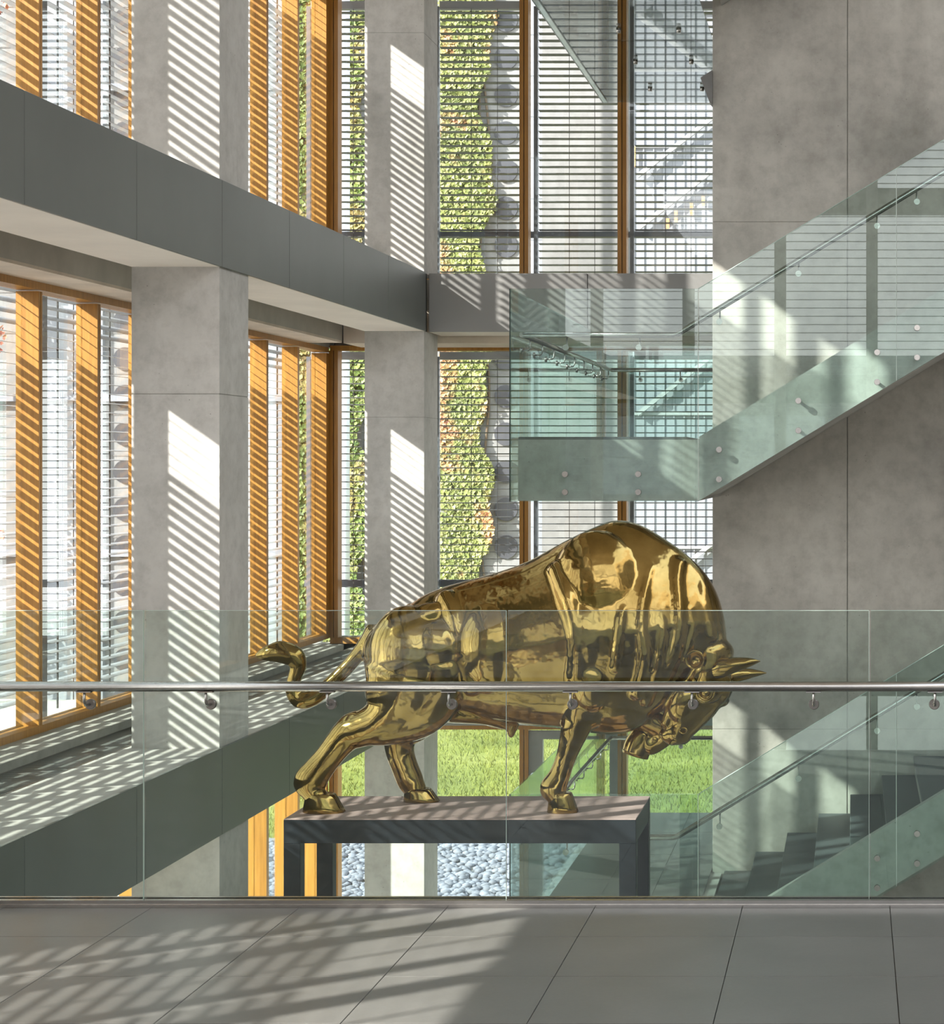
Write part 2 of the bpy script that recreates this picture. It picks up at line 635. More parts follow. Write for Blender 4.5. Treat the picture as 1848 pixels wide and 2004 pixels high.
def blind(axis, a0, a1, z, label, group, detailed=True, plane=None):
    L = a1 - a0
    if axis == 'y':
        root = empty('venetian_blind', (plane, a0, z))
        L0, L = L, L - .08
    else:
        root = empty('venetian_blind', (a0, plane, z))
    tag(root, label, 'blind', group)
    off = .08 if axis == 'y' else 0.0
    me = slat_mesh(L, axis, .0028 if axis == 'y' else .005)
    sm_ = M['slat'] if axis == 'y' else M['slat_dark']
    zt = 3.14 if axis == 'y' else 2.93
    tot = MB()
    for i in range(NS):
        zz = zt - .06 - SL * i
        ang = math.radians(35 if i < 5 else 7)
        if axis == 'x': ang = math.radians(-4)
        if detailed:
            o = link('slat', me, sm_, root, (0, off, zz))
            if axis == 'y': o.rotation_euler = (0, ang, 0)
            else: o.rotation_euler = (ang, 0, 0)
        else:
            R = Matrix.Rotation(ang, 3, 'Y' if axis == 'y' else 'X')
            vs = [R @ v.co + Vector((0, off, zz)) for v in me.vertices]
            tot.add(vs, [tuple(p.vertices) for p in me.polygons])
    if not detailed:
        tot.build('slat', M['slat'], root, kind='stuff')
    if axis == 'y':
        MB().box(-.045, .045, 0, L, zt + .03, zt + .08).build('head_box', M['slat'], root)
        MB().box(-.03, .03, -.005, .075, .0, zt).build('guide_rail', M['guide'], root)
        for yy in (.31,):
            MB().box(-.004, .004, yy, yy + .018, .05, zt).build('cord', M['cord'], root)
    else:
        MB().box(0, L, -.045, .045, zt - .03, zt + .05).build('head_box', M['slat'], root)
        MB().box(-.05, -.01, -.03, .03, .0, zt).build('guide_rail', M['guide'], root)
        for xx in (L * .35,):
            MB().box(xx, xx + .005, -.042, -.037, .05, zt).build('cord', M['cord'], root)
        MB().box(L * .64, L * .64 + .005, -.042, -.037, .05, zt).build('cord', M['cord'], root)
    return root


ORD = ['corner-most', 'second from the corner', 'third from the corner', 'fourth from the corner', 'fifth from the corner',
       'sixth from the corner', 'seventh from the corner', 'eighth from the corner', 'ninth from the corner', 'tenth from the corner',
       'eleventh from the corner', 'twelfth from the corner'] + [w_ + ' from the corner' for w_ in ('thirteenth', 'fourteenth', 'fifteenth', 'sixteenth', 'seventeenth', 'eighteenth', 'nineteenth', 'twentieth', 'twenty-first')]
for z, sn in ((0, 'middle'), (FH, 'upper')):
    left_windows(z, 0)
    for k in range(len(YM) - 1):
        if YM[k + 1] < 0: break
        a0, a1 = YM[k + 1] + .06, YM[k] + .012
        if k == 0: a1 = YW + .2
        vis = YM[k + 1] > 10.9
        # the bays whose view the nearer column blocks stay joined
        if vis:
            lab = 'grey slatted exterior blind in the left windows, %s bay, %s storey' % (ORD[k], sn)
            grp = 'exterior blinds of the left windows, %s storey' % sn
        else:
            lab = 'grey slatted exterior blind, bay %s along the left windows, %s storey' % (ORD[k], sn)
            grp = 'exterior blinds of the left windows outside the frame'
        blind('y', a0, a1, z, lab, grp, vis, XB)
# ground storey, left: fins without blinds
win_no[0] += 1
w = empty('window_%d' % win_no[0])
w['kind'] = 'structure'
MB().box(XW - .15, XW, -9, YW, -FH, -FH + .12).build('sill_rail', M['wood'], w)
MB().box(XW - .15, XW, -9, YW, -.70, -.62).build('head_rail', M['wood'], w)
MB().box(-5.5, XW, -9, 19.34, -.62, -.30).build('spandrel', M['slab'], w)
MB().box(-5.62, -5.5, -9, 19.6, -.60, .02).build('spandrel', M['fascia_back'], w)
for k, y in enumerate(YM[:14]):
    yy = y if k else YW - .1
    MB().box(XW - .22, XW, yy, yy + .07, -FH + .12, -.70).build('mullion', M['wood'], w)
    if k: MB().box(XW - .118, XW - .106, yy + .07, (YM[k - 1] if k > 1 else YW - .1), -FH + .12, -.70).build('pane', M['glass'], w)

# ------------------------------------------------------------------ back windows
XM = [-5.31, -4.33, -3.336, -2.341, -1.346]       # mullion centres
for z, sn in ((0, 'middle'), (FH, 'upper')):
    win_no[0] += 1
    w = empty('window_%d' % win_no[0])
    w['kind'] = 'structure'
    zb, zt = z + .0, z + 3.0
    MB().box(-5.30, -.9, YW, YW + .15, zb, zb + .06).build('sill_rail', M['wood'], w)
    MB().box(-5.30, -.9, YW, YW + .15, zt - .03, zt + .02).build('head_rail', M['wood'], w)
    for x in XM:
        xx = x if x > -5.3 else x + .045
        for s in (-1, 1):
            MB().box(xx + s * .004, xx + s * .045, YW, YW + .15, zb + .06, zt - .03).build('mullion', M['wood'], w)
        MB().box(xx - .004, xx + .004, YW + .012, YW + .14, zb + .06, zt - .03).build('seam', M['gap'], w)
    for a, b_ in zip(XM, XM[1:] + [-.9]):
        MB().box(a + .045, b_ - .045, YW + .10, YW + .112, zb + .06, zt - .03).build('pane', M['glass'], w)
    MB().box(-5.6, 9, 19.34, 19.45, z + 3.02, z + FH + .02).build('spandrel', M['fascia_back'], w)
    MB().box(-5.7, -.9, YBB + .07, YBB + .12, z + .55, z + .615).build('guard_rail', M['guide'], w)
    bays = [(-5.60, -4.35), (-4.27, -3.34), (-3.25, -2.345), (-2.255, -1.35)]
    posn = ['left of the far column', 'right of the far column', 'centre bay', 'bay beside the concrete wall']
    for (a, b_), p_ in zip(bays, posn):
        blind('x', a, b_, z, 'grey slatted exterior blind, back windows, %s, %s storey' % (p_, sn),
              'exterior blinds of the back windows, %s storey' % sn, a < -1.3, YBB)
# ground storey back: tall glazing and a grey framed door
win_no[0] += 1
w = empty('window_%d' % win_no[0])
w['kind'] = 'structure'
MB().box(-5.30, -.9, YW, YW + .15, -.87, -.83).build('head_rail', M['wood'], w)
MB().box(-5.30, -.9, YW, YW + .18, -.83, -.55).build('spandrel', M['fascia_back'], w)
for x in XM:
    for s in (-1, 1):
        xx = x if x > -5.3 else x + .045
        MB().box(xx + s * .004, xx + s * .045, YW, YW + .15, -FH, -.87).build('mullion', M['wood'], w)
for a, b_ in zip(XM, XM[1:] + [-.9]):
    if abs(a + 3.336) < .01: continue
    MB().box(a + .045, b_ - .045, YW + .10, YW + .112, -FH, -.87).build('pane', M['glass'], w)
d = empty('door_1')
d['kind'] = 'structure'
MB().box(-3.29, -3.15, YW + .02, YW + .10, -FH, -.89).build('stile', M['door'], d)
MB().box(-2.47, -2.39, YW + .02, YW + .10, -FH, -.89).build('stile', M['door'], d)
MB().box(-3.15, -2.47, YW + .02, YW + .10, -.97, -.89).build('rail', M['door'], d)
MB().box(-3.15, -2.47, YW + .02, YW + .10, -FH, -FH + .12).build('rail', M['door'], d)
MB().box(-3.15, -2.47, YW + .05, YW + .062, -FH + .12, -.97).build('pane', M['glass'], d)

# ------------------------------------------------------------------ tall concrete wall (spine of the stair)
YWALL, XWALL = 15.95, -1.186
w = empty('wall_right')
w['kind'] = 'structure'
joins = [XWALL, -.048, 4.2, 9.0]
for a, b_ in zip(joins[:-1], joins[1:]):
    zs = [-3.62, -.42, 3.86, 7.6, 10.9]
    for z0, z1 in zip(zs[:-1], zs[1:]):
        link('panel', smooth_box(a + (.004 if a > XWALL else 0), b_ - .004, YWALL, YWALL + .3, z0 + .0008, z1 - .0008, .003, 1), M['wall'], w)
MB().box(XWALL + .01, 8.99, YWALL + .012, YWALL + .29, -3.6, 10.89).build('core', M['slab'], w)
MB().box(-.9, 9, 19.15, 19.5, -3.62, 10.9).build('wall_back', M['wall'], kind='structure')

# ------------------------------------------------------------------ staircase
SLP = .607
YS0, YS1 = 13.60, 15.93
YG = 13.55
X0 = -1.109


def staircase(dz, nm):
    st = empty('staircase', (X0, YS0, dz + 1.55))
    tag(st, 'concrete stair flight and landing %s' % nm, 'staircase')
    zt, zb = dz + 2.01, dz + 1.55
    c = lambda o: child_at(o, st)
    c(MB().box(-2.41, X0, YS0, 15.94, zb, zt - .02).box(-2.41, -1.195, 15.94, 18.62, zb, zt - .02).build('landing_slab', M['concrete']))
    for i in range(3):
        for j in range(5):
            a, b_ = -2.41 + i * .405, -2.41 + (i + 1) * .405
            e, f = YS0 + .004 + j * 1.0, YS0 + (j + 1) * 1.0
            c(MB().box(a + .0015, b_ - .0015, e, f - .004, zt - .02, zt).build('tile', M['tile']))
    xe = 1.60
    h = (xe - X0) * SLP
    c(MB().prism_y([(X0, zb), (X0, zt), (xe, zt + h), (xe, zb + h)], YS0, YS0 + .09).build('stringer', M['concrete']))
    c(MB().prism_y([(X0, zb + .02), (X0, zb + .16), (xe, zb + h + .16), (xe, zb + h + .02)], YS0 + .09, YS1).build('soffit_slab', M['concrete']))
    for i in range(10):
        xa = X0 + .04 + i * .265
        zz = zt + i * .161
        if xa > 1.45: break
        c(MB().box(xa, xa + .30, YS0 + .09, YS1, zz - .19, zz - .03).build('riser', M['slab']))
        c(link('tread', smooth_box(xa - .015, xa + .29, YS0 + .09, YS1, zz - .03, zz, .004, 1), M['tread']))
    c(MB().box(xe, 6, YS0, YS1, dz + FH - .46, dz + FH).build('upper_landing', M['concrete']))

    # --- glass balustrade
    gb = empty('glass_balustrade', (X0, YG, zb))
    tag(gb, 'green glass balustrade with handrail on the stair %s' % nm, 'balustrade')
    c = lambda o: child_at(o, gb)
    gt = dz + 3.07
    c(MB().box(-2.455, X0 - .004, YG - .012, YG, zb - .005, gt).build('pane', M['stair_glass']))
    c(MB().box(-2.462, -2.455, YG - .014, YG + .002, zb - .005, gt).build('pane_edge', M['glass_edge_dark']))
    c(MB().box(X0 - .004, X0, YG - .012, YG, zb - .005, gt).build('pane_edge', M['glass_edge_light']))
    zf = lambda x, base: base + max(0, (x - X0) * SLP)
    xj = [X0 + .002, .311, 1.73]
    for a, b_ in zip(xj[:-1], xj[1:]):
        a2 = a + .003
        c(MB().prism_y([(a2, zf(a2, zb) - .005), (a2, zf(a2, gt)), (b_ - .003, zf(b_, gt)), (b_ - .003, zf(b_, zb) - .005)], YG - .012, YG).build('pane', M['stair_glass']))
        c(MB().box(b_ - .003, b_ + .001, YG - .012, YG, zf(b_, zb), zf(b_, gt)).build('pane_edge', M['glass_edge_light']))
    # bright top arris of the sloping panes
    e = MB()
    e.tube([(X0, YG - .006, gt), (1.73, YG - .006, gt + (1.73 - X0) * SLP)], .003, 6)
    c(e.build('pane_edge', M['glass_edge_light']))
    # left and back panes around the landing
    ylist = [YG + .012, 15.25, 16.95, 18.68]
    for a, b_ in zip(ylist[:-1], ylist[1:]):
        c(MB().box(-2.46, -2.448, a, b_ - .006, zb - .005, gt).build('pane', M['stair_glass']))
    c(MB().box(-2.44, -1.2, 18.68, 18.692, zb - .005, gt).build('pane', M['stair_glass']))
    # handrail
    zr = dz + 2.745
    yr = YG + .075
    p = [(-2.38, yr, zr), (-1.30, yr, zr), (-1.264, yr, zr + .008), (1.8, yr, zr + .008 + (1.8 + 1.264) * SLP)]
    c(MB().tube(p, .021, 12).build('handrail', M['steel']))
    c(MB().tube([(-2.385, YG + .06, zr), (-2.385, 18.58, zr)], .02, 12).build('handrail', M['steel']))
    c(MB().tube([(-2.385, 18.6, zr), (-1.2, 18.6, zr)], .02, 12).build('handrail', M['steel']))

    def bracket(x, y, zrail, dirn):
        # dirn: unit towards the glass
        dx, dy = dirn
        q = MB().tube([(x, y, zrail - .015), (x, y, zrail - .075), (x + dx * .012, y + dy * .012, zrail - .092), (x + dx * .065, y + dy * .065, zrail - .095)], .006, 8)
        a = Vector((x + dx * .055, y + dy * .055, zrail - .095))
        b2 = Vector((x + dx * .073, y + dy * .073, zrail - .095))
        q.tube([a, b2], .022, 14)
        c(q.build('rail_bracket', M['steel']))

    sxs = [(1408 - VX) / FPX * YG, (1563 - VX) / FPX * YG, (1717 - VX) / FPX * YG, (1795 - VX) / FPX * YG, .95, 1.4]
    for x in (PX(1107, YG), PX(1250, YG)): bracket(x, yr, zr, (0, -1))
    for x in sxs: bracket(x, yr, zr + (x + 1.264) * SLP, (0, -1))
    for k in range(9): bracket(-2.385, 13.95 + k * .56, zr, (-1, 0))
    for x in (-2.1, -1.7, -1.3): bracket(x, 18.6, zr, (0, 1))
    # point fixings

    def stud(x, z):
        q = MB().tube([(x, YG - .034, z), (x, YG - .016, z), (x, YG - .012, z), (x, YS0 + .01, z)], [.021, .023, .012, .012], 16)
        c(q.build('stud', M['steel']))
    for x in (PX(1107, YG), PX(1250, YG)):
        stud(x, dz + PZ(928, YG)); stud(x, dz + PZ(963, YG))
    for x in sxs:
        o_ = (x - sxs[0]) * .615
        stud(x, dz + PZ(880, YG) + o_); stud(x, dz + PZ(938, YG) + o_)
    for yy in (14.2, 15.0, 15.8, 16.6, 17.4, 18.2):
        for zz in (zb + .08, zb + .22):
            c(MB().tube([(-2.485, yy, zz), (-2.405, yy, zz)], .02, 12).build('stud', M['steel']))


staircase(0, 'before the concrete wall at eye level')
staircase(-FH, 'one storey below, behind the bull')

# top landing: glass soffit box seen from below
cn = empty('glass_landing', (-2.46, 13.5, 5.44))
tag(cn, 'translucent glass underside of the topmost stair landing', 'glass panel')
c = lambda o: child_at(o, cn)
for a, b_ in ((13.5, 16.2), (16.21, 18.92)):
    c(MB().box(-2.44, -1.2, a, b_, 5.44, 5.455).build('pane', M['canopy_glass']))
c(MB().box(-2.46, -2.44, 13.5, 18.92, 5.44, 6.6).build('pane', M['canopy_glass']))
c(MB().box(-2.50, -2.455, 13.5, 18.92, 5.434, 5.441).build('edge', M['glass_edge']))
c(MB().box(-2.506, -2.50, 13.5, 18.92, 5.43, 5.446).build('edge', M['glass_edge_dark']))
c(MB().box(-2.455, -2.449, 13.5, 18.92, 5.43, 5.446).build('edge', M['glass_edge_dark']))
for yy in (13.9, 14.7, 15.5, 16.3, 17.1, 17.9):
    for zz in (5.56, 5.70):
        c(MB().tube([(-2.44, yy, zz), (-2.38, yy, zz)], .02, 12).build('stud', M['steel']))
for i, yy in enumerate((14.5, 15.6, 16.7, 17.8)):
    for xx in (-1.95, -1.45):
        c(MB().tube([(xx, yy + .12 * i, 5.44), (xx, yy + .12 * i, 5.40)], [.022, .018], 12).build('stud', M['steel']))
# folded steel plate at the wall's edge under the top landing
bk = MB().add([(-1.185, 15.9, PZ(137, 15.9)), (-1.285, 15.9, PZ(152, 15.9)), (-1.185, 15.9, PZ(168, 15.9)), (-1.185, 15.9, PZ(205, 15.9)), (-1.215, 15.9, PZ(196, 15.9)),
               (-1.185, 16.1, PZ(137, 15.9)), (-1.285, 16.1, PZ(152, 15.9)), (-1.185, 16.1, PZ(168, 15.9)), (-1.185, 16.1, PZ(205, 15.9)), (-1.215, 16.1, PZ(196, 15.9))],
              [(0, 1, 2), (1, 4, 3, 2), (5, 7, 6), (6, 7, 8, 9), (0, 5, 6, 1), (1, 6, 9, 4), (4, 9, 8, 3), (3, 8, 5, 0)])
tag(bk.build('folded_plate', M['facade_mid']), 'small folded grey plate at the upper left edge of the tall concrete wall', 'plate')
# underside of the next flight up, at the top of the wall
fl = MB().prism_y([(X0, 5.68), (X0, 6.0), (3.0, 8.6), (3.0, 8.18)], YS0, YS1)
tag(fl.build('stair_flight', M['concrete']), 'concrete underside of the topmost stair flight at the top right', 'staircase')

# ------------------------------------------------------------------ foreground balustrade
YB = 7.75
gb = empty('glass_balustrade', (0, YB, 0))
tag(gb, 'long clear glass balustrade with round steel handrail across the foreground', 'balustrade')
c = lambda o: child_at(o, gb)
xj = [PX(283, YB) + 1.487 * k for k in range(-1, 5)]
xj[0] = XE + .1
for a, b_ in zip(xj[:-1], xj[1:]):
    c(MB().box(a + .004, b_ - .004, YB - .006, YB + .006, .02, 1.207).build('pane', M['bal_glass']))
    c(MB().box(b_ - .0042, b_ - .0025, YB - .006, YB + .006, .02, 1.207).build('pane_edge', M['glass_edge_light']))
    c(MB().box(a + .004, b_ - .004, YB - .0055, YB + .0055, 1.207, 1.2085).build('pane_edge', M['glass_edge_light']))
YR = YB - .075
zr = .905
c(MB().tube([(XE + .1, YR, zr), (3.0, YR, zr)], .0205, 24).build('handrail', M['steel']))
for k in range(14):
    x = PX(165, YR) + k * .4935
    q = MB().tube([(x, YR, zr - .018), (x, YR, zr - .062), (x, YR + .012, zr - .078), (x, YR + .066, zr - .080)], .0055, 10)
    q.box(x - .03, x + .03, YR - .012, YR + .012, zr - .024, zr - .019)
    b_ = c(q.build('rail_bracket', M['steel']))
    c(MB().tube([(x, YB - .022, zr - .080), (x, YB - .016, zr - .080), (x, YB - .006, zr - .080)], [.019, .022, .022], 20).build('disc', M['dark_steel']))
q = MB().box(XE + .02, 6, YB - .04, YB - .008, 0, .028).box(XE + .02, 6, YB + .008, YB + .03, -.55, .03)
q.box(XE + .02, 6, YB - .05, YB - .04, 0, .012)
c(q.build('base_channel', M['steel']))
# plumb face below the channel
MB().box(XE + .02, 9, 7.702, 7.708, -.55, -.002).build('trim_6', M['fascia'], kind='structure')

# ------------------------------------------------------------------ pedestal
PY0, PY1 = 11.2, 11.98
PXL, PXR = PX(555, PY0), PX(1245, PY0)
PZT = PZ(1603, PY0)
pd = empty('pedestal', ((PXL + PXR) / 2, 11.6, -FH))
tag(pd, 'tall dark steel pedestal table carrying the brass bull', 'pedestal')
c = lambda o: child_at(o, pd)
c(link('top', smooth_box(PXL, PXR, PY0, PY1, PZT - .006, PZT, .002, 1), M['pedestal_top']))
th = .144
for (a, b_, e, f) in ((PXL, PXR, PY0, PY0 + .09), (PXL, PXR, PY1 - .09, PY1)):
    c(link('apron', smooth_box(a, b_, e, f, PZT - th, PZT - .006, .002, 1), M['pedestal']))
for (a, b_) in ((PXL, PXL + .09), (PXR - .09, PXR)):
    c(link('apron', smooth_box(a + .001, b_ - .001, PY0 + .09, PY1 - .09, PZT - th, PZT - .0065, .002, 1), M['pedestal']))
for a in (PXL, PXR - .10):
    for e in (PY0, PY1 - .09):
        c(link('leg', smooth_box(a, a + .10, e, e + .09, -FH, PZT - th, .002, 1), M['pedestal']))

# ------------------------------------------------------------------ the bull
YC = 11.60


MIRROR = [False]


def P(px, py, dy=0.0):
    """a point of the bull, dy off its middle plane; with MIRROR on, the near side's point is carried over to the far side"""
    if MIRROR[0]:
        y = YC - abs(dy)
        return Vector((PX(px, y), YC + abs(dy), PZ(py, y)))
    y = YC + dy
    return Vector((PX(px, y), y, PZ(py, y)))


S = YC / FPX   # metres per pixel


def catmull(P_, n=5):
    P_ = [np.array(p, float) for p in P_]
    Q = [2 * P_[0] - P_[1]] + P_ + [2 * P_[-1] - P_[-2]]
    out = []
    for i in range(1, len(Q) - 2):
        for t in [k / n for k in range(n)]:
            a, b_, c_, d_ = Q[i - 1], Q[i], Q[i + 1], Q[i + 2]
            out.append(.5 * ((2 * b_) + (-a + c_) * t + (2 * a - 5 * b_ + 4 * c_ - d_) * t * t + (-a + 3 * b_ - 3 * c_ + d_) * t ** 3))
    out.append(P_[-1])
    return out


bull = MB()


def limb(pts, mb=None, n=20, sub=5, cap=True):
    """pts: (px, py, dy, radius in the side plane in px, radius across in m)"""
    mb = mb or bull
    C = catmull(pts, sub)
    m_ = len(C)
    rings = []

    def ring(cx, nrm, ra, ry):
        return [Vector((cx[0] + nrm[0] * ra * math.cos(t), cx[1] + ry * math.sin(t), cx[2] + nrm[1] * ra * math.cos(t))) for t in [2 * math.pi * k / n for k in range(n)]]
    cen = []
    for q in C:
        v = P(q[0], q[1], q[2])
        cen.append((v.x, v.y, v.z))
    seq = []
    for i, q in enumerate(C):
        a, b_ = cen[max(i - 1, 0)], cen[min(i + 1, m_ - 1)]
        d = Vector((b_[0] - a[0], b_[2] - a[2]))
        if d.length < 1e-6: d = Vector((1, 0))
        d.normalize()
        nrm = (-d.y, d.x)
        g_ = .0055 if mb is bull else 0      # allowance for what the smoothing takes off
        seq.append((cen[i], nrm, max(q[3], .5) * S + g_, max(q[4], .002) + g_, d))
    rings = []
    if cap:
        cx, nrm, ra, ry, d = seq[0]
        for f, g in ((.95, .25), (.7, .6), (.38, .86)):
            c2 = (cx[0] - d.x * ra * f * .6, cx[1], cx[2] - d.y * ra * f * .6)
            rings.append(ring(c2, nrm, ra * g, ry * g))
    for cx, nrm, ra, ry, d in seq: rings.append(ring(cx, nrm, ra, ry))
    if cap:
        cx, nrm, ra, ry, d = seq[-1]
        for f, g in ((.38, .86), (.7, .6), (.95, .25)):
            c2 = (cx[0] + d.x * ra * f * .6, cx[1], cx[2] + d.y * ra * f * .6)
            rings.append(ring(c2, nrm, ra * g, ry * g))
    vs = [p for r_ in rings for p in r_]
    fs = []
    R_ = len(rings)
    for i in range(R_ - 1):
        for k in range(n):
            k2 = (k + 1) % n
            fs.append((i * n + k, (i + 1) * n + k, (i + 1) * n + k2, i * n + k2))
    fs.append(tuple(range(n)))
    fs.append(tuple((R_ - 1) * n + k for k in range(n))[::-1])
    mb.add(vs, fs, True)


def blob(px, py, dy, rx, rz, ry, rot=0.0, mb=None):
    """ellipsoid lump: radii rx, rz in px (side plane), ry in m, rot degrees in the side plane"""
    mb = mb or bull
    ctr = P(px, py, dy)
    n, m_ = 24, 14
    vs, fs = [], []
    ca, sa = math.cos(math.radians(rot)), math.sin(math.radians(rot))
    for i in range(m_ + 1):
        ph = math.pi * i / m_
        for k in range(n):
            t = 2 * math.pi * k / n
            a = rx * S * math.sin(ph) * math.cos(t)
            b_ = rz * S * math.cos(ph)
            vs.append((ctr.x + a * ca - b_ * sa, ctr.y + ry * math.sin(ph) * math.sin(t), ctr.z + a * sa + b_ * ca))
    for i in range(m_):
        for k in range(n):
            k2 = (k + 1) % n
            fs.append((i * n + k, i * n + k2, (i + 1) * n + k2, (i + 1) * n + k))
    mb.add(vs, fs, True)


# torso: vertical sections (px x, top py, bottom py, half width m, top narrowing)
TS = [(716, 1262, 1300, .06, 0), (724, 1240, 1330, .13, 0), (742, 1219, 1370, .20, .05), (768, 1202, 1400, .25, .1), (800, 1184, 1408, .285, .12),
      (830, 1165, 1408, .295, .12), (865, 1150, 1402, .285, .12), (906, 1138, 1398, .285, .12), (965, 1122, 1408, .30, .12), (1034, 1098, 1419, .325, .14),
      (1100, 1062, 1425, .34, .2), (1160, 1033, 1434, .35, .24), (1205, 1018, 1437, .35, .26), (1251, 1026, 1425, .33, .26), (1299, 1053, 1386, .295, .26),
      (1345, 1086, 1338, .245, .3), (1382, 1124, 1306, .20, .25), (1404, 1162, 1290, .15, .2), (1417, 1205, 1280, .085, .1), (1422, 1238, 1272, .03, 0)]
tsm = catmull(TS, 4)
n = 36
rings = []
for q in tsm:
    x, t_, b_, w_, nar = q
    zt, zb = PZ(t_, YC), PZ(b_, YC)
    zc, h = (zt + zb) / 2, (zt - zb) / 2
    ring = []
    for k in range(n):
        a = 2 * math.pi * k / n
        ca, sa = math.cos(a), math.sin(a)
        e = .86
        u = math.copysign(abs(ca) ** e, ca)
        v_ = math.copysign(abs(sa) ** e, sa)
        wf = 1 - nar * max(0, v_) ** 1.2 * 1.1 - .12 * max(0, -v_)
        ring.append((PX(x, YC), YC + u * w_ * wf, zc + v_ * h))
    rings.append(ring)
vs = [p for r_ in rings for p in r_]
fs = []
for i in range(len(rings) - 1):
    for k in range(n):
        k2 = (k + 1) % n
        fs.append((i * n + k, i * n + k2, (i + 1) * n + k2, (i + 1) * n + k))
fs.append(tuple(range(n))[::-1])
fs.append(tuple((len(rings) - 1) * n + k for k in range(n)))
bull.add(vs, fs, True)

for s in (-1, 1):       # -1 is the near side
    MIRROR[0] = s > 0
    # haunch
    blob(805, 1285, s * .17, 82, 100, .165, 8)
    blob(850, 1268, s * .245, 44, 50, .075)
    blob(775, 1350, s * .19, 60, 62, .13)
    blob(880, 1330, s * .20, 34, 78, .09, -22)
    # shoulder blade, upper arm
    blob(1175, 1160, s * .165, 92, 122, .17, 10)
    blob(1150, 1245, s * .25, 42, 82, .115, 3)
    blob(1222, 1262, s * .235, 36, 74, .10, -6)
    blob(1158, 1330, s * .225, 44, 62, .115, -5)
    # jowl, neck cords
    limb([(1272, 1110, s * .16, 16, .06), (1262, 1160, s * .225, 14, .06), (1256, 1220, s * .265, 13, .06), (1262, 1290, s * .275, 13, .055), (1246, 1360, s * .235, 14, .05)])
    limb([(1326, 1100, s * .09, 16, .06), (1324, 1140, s * .15, 15, .06), (1330, 1205, s * .205, 14, .06), (1322, 1270, s * .215, 14, .055), (1296, 1330, s * .20, 13, .05)])
    limb([(1356, 1130, s * .05, 17, .05), (1370, 1160, s * .10, 17, .055), (1384, 1205, s * .125, 15, .055), (1390, 1250, s * .13, 15, .05)])
    limb([(1292, 1150, s * .15, 10, .05), (1294, 1185, s * .21, 9, .05), (1298, 1240, s * .245, 9, .05), (1284, 1320, s * .235, 10, .045), (1262, 1375, s * .19, 10, .04)])
    limb([(1222, 1160, s * .22, 12, .05), (1218, 1200, s * .285, 11, .05), (1212, 1250, s * .305, 10, .05), (1206, 1310, s * .29, 12, .05)])
    limb([(1350, 1190, s * .18, 8, .04), (1356, 1235, s * .185, 8, .04), (1340, 1290, s * .185, 9, .04)])
    # flank fold and rib swell
    blob(960, 1270, s * .20, 62, 90, .13)
    limb([(1090, 1110, s * .20, 18, .05), (1108, 1160, s * .275, 18, .055), (1124, 1210, s * .30, 18, .055), (1132, 1260, s * .305, 20, .055), (1130, 1330, s * .28, 20, .055)])
    limb([(870, 1165, s * .15, 16, .05), (890, 1210, s * .21, 16, .05), (908, 1290, s * .235, 16, .045), (925, 1350, s * .25, 14, .04)])
    blob(815, 1215, s * .19, 62, 26, .07, 26)

MIRROR[0] = False
# dewlap and chest
limb([(1180, 1390, 0, 40, .17), (1230, 1395, 0, 30, .10), (1280, 1370, 0, 26, .06), (1315, 1335, 0, 24, .05)])
limb([(1215, 1330, -.12, 22, .10), (1225, 1380, -.12, 24, .10), (1245, 1402, -.10, 18, .07)])
# sheath
limb([(960, 1400, 0, 20, .06), (998, 1415, 0, 15, .035), (1001, 1432, 0, 8, .02), (1000, 1442, 0, 4, .012)])
# belly fold
limb([(880, 1395, -.05, 18, .10), (940, 1398, -.03, 18, .08), (990, 1408, 0, 15, .05)])

# near hind leg
HN = -.175
limb([(800, 1330, HN, 88, .155), (782, 1375, HN, 66, .14), (745, 1410, HN, 42, .115), (705, 1428, HN, 33, .085), (683, 1436, HN, 31, .072), (664, 1455, HN, 27, .06),
      (642, 1483, HN, 25, .053), (622, 1508, HN, 27, .054), (607, 1532, HN, 31, .058), (613, 1550, HN, 21, .050), (624, 1566, HN, 21, .050)])
limb([(862, 1300, HN, 52, .13), (858, 1352, HN, 50, .12), (820, 1400, HN, 44, .11), (770, 1428, HN, 28, .09), (715, 1440, HN, 18, .06)])
limb([(700, 1405, HN, 14, .04), (680, 1415, HN, 15, .035), (671, 1430, HN, 14, .035), (655, 1455, HN, 10, .03), (625, 1495, HN, 8, .025)])
blob(586, 1534, HN, 12, 11, .045)
# far hind leg
HF = .19
limb([(830, 1350, HF, 80, .13), (815, 1400, HF, 50, .11), (785, 1440, HF, 33, .08), (783, 1470, HF, 27, .06), (792, 1500, HF, 25, .055), (803, 1527, HF, 25, .055), (810, 1540, HF, 22, .05), (816, 1550, HF, 20, .05)])
# near front leg
FN = -.175
limb([(1150, 1300, FN, 50, .12), (1146, 1350, FN, 42, .105), (1136, 1395, FN, 34, .085), (1126, 1428, FN, 27, .065), (1117, 1455, FN, 22, .056), (1106, 1488, FN, 18, .048),
      (1094, 1520, FN, 20, .048), (1083, 1543, FN, 25, .054), (1088, 1555, FN, 19, .048), (1095, 1567, FN, 18, .048)])
blob(1122, 1424, FN - .03, 22, 26, .05, -10)
blob(1160, 1380, FN, 32, 48, .07, -12)
limb([(1140, 1365, FN - .05, 9, .03), (1130, 1410, FN - .055, 8, .025), (1116, 1450, FN - .04, 7, .02), (1104, 1490, FN - .035, 6, .02)])
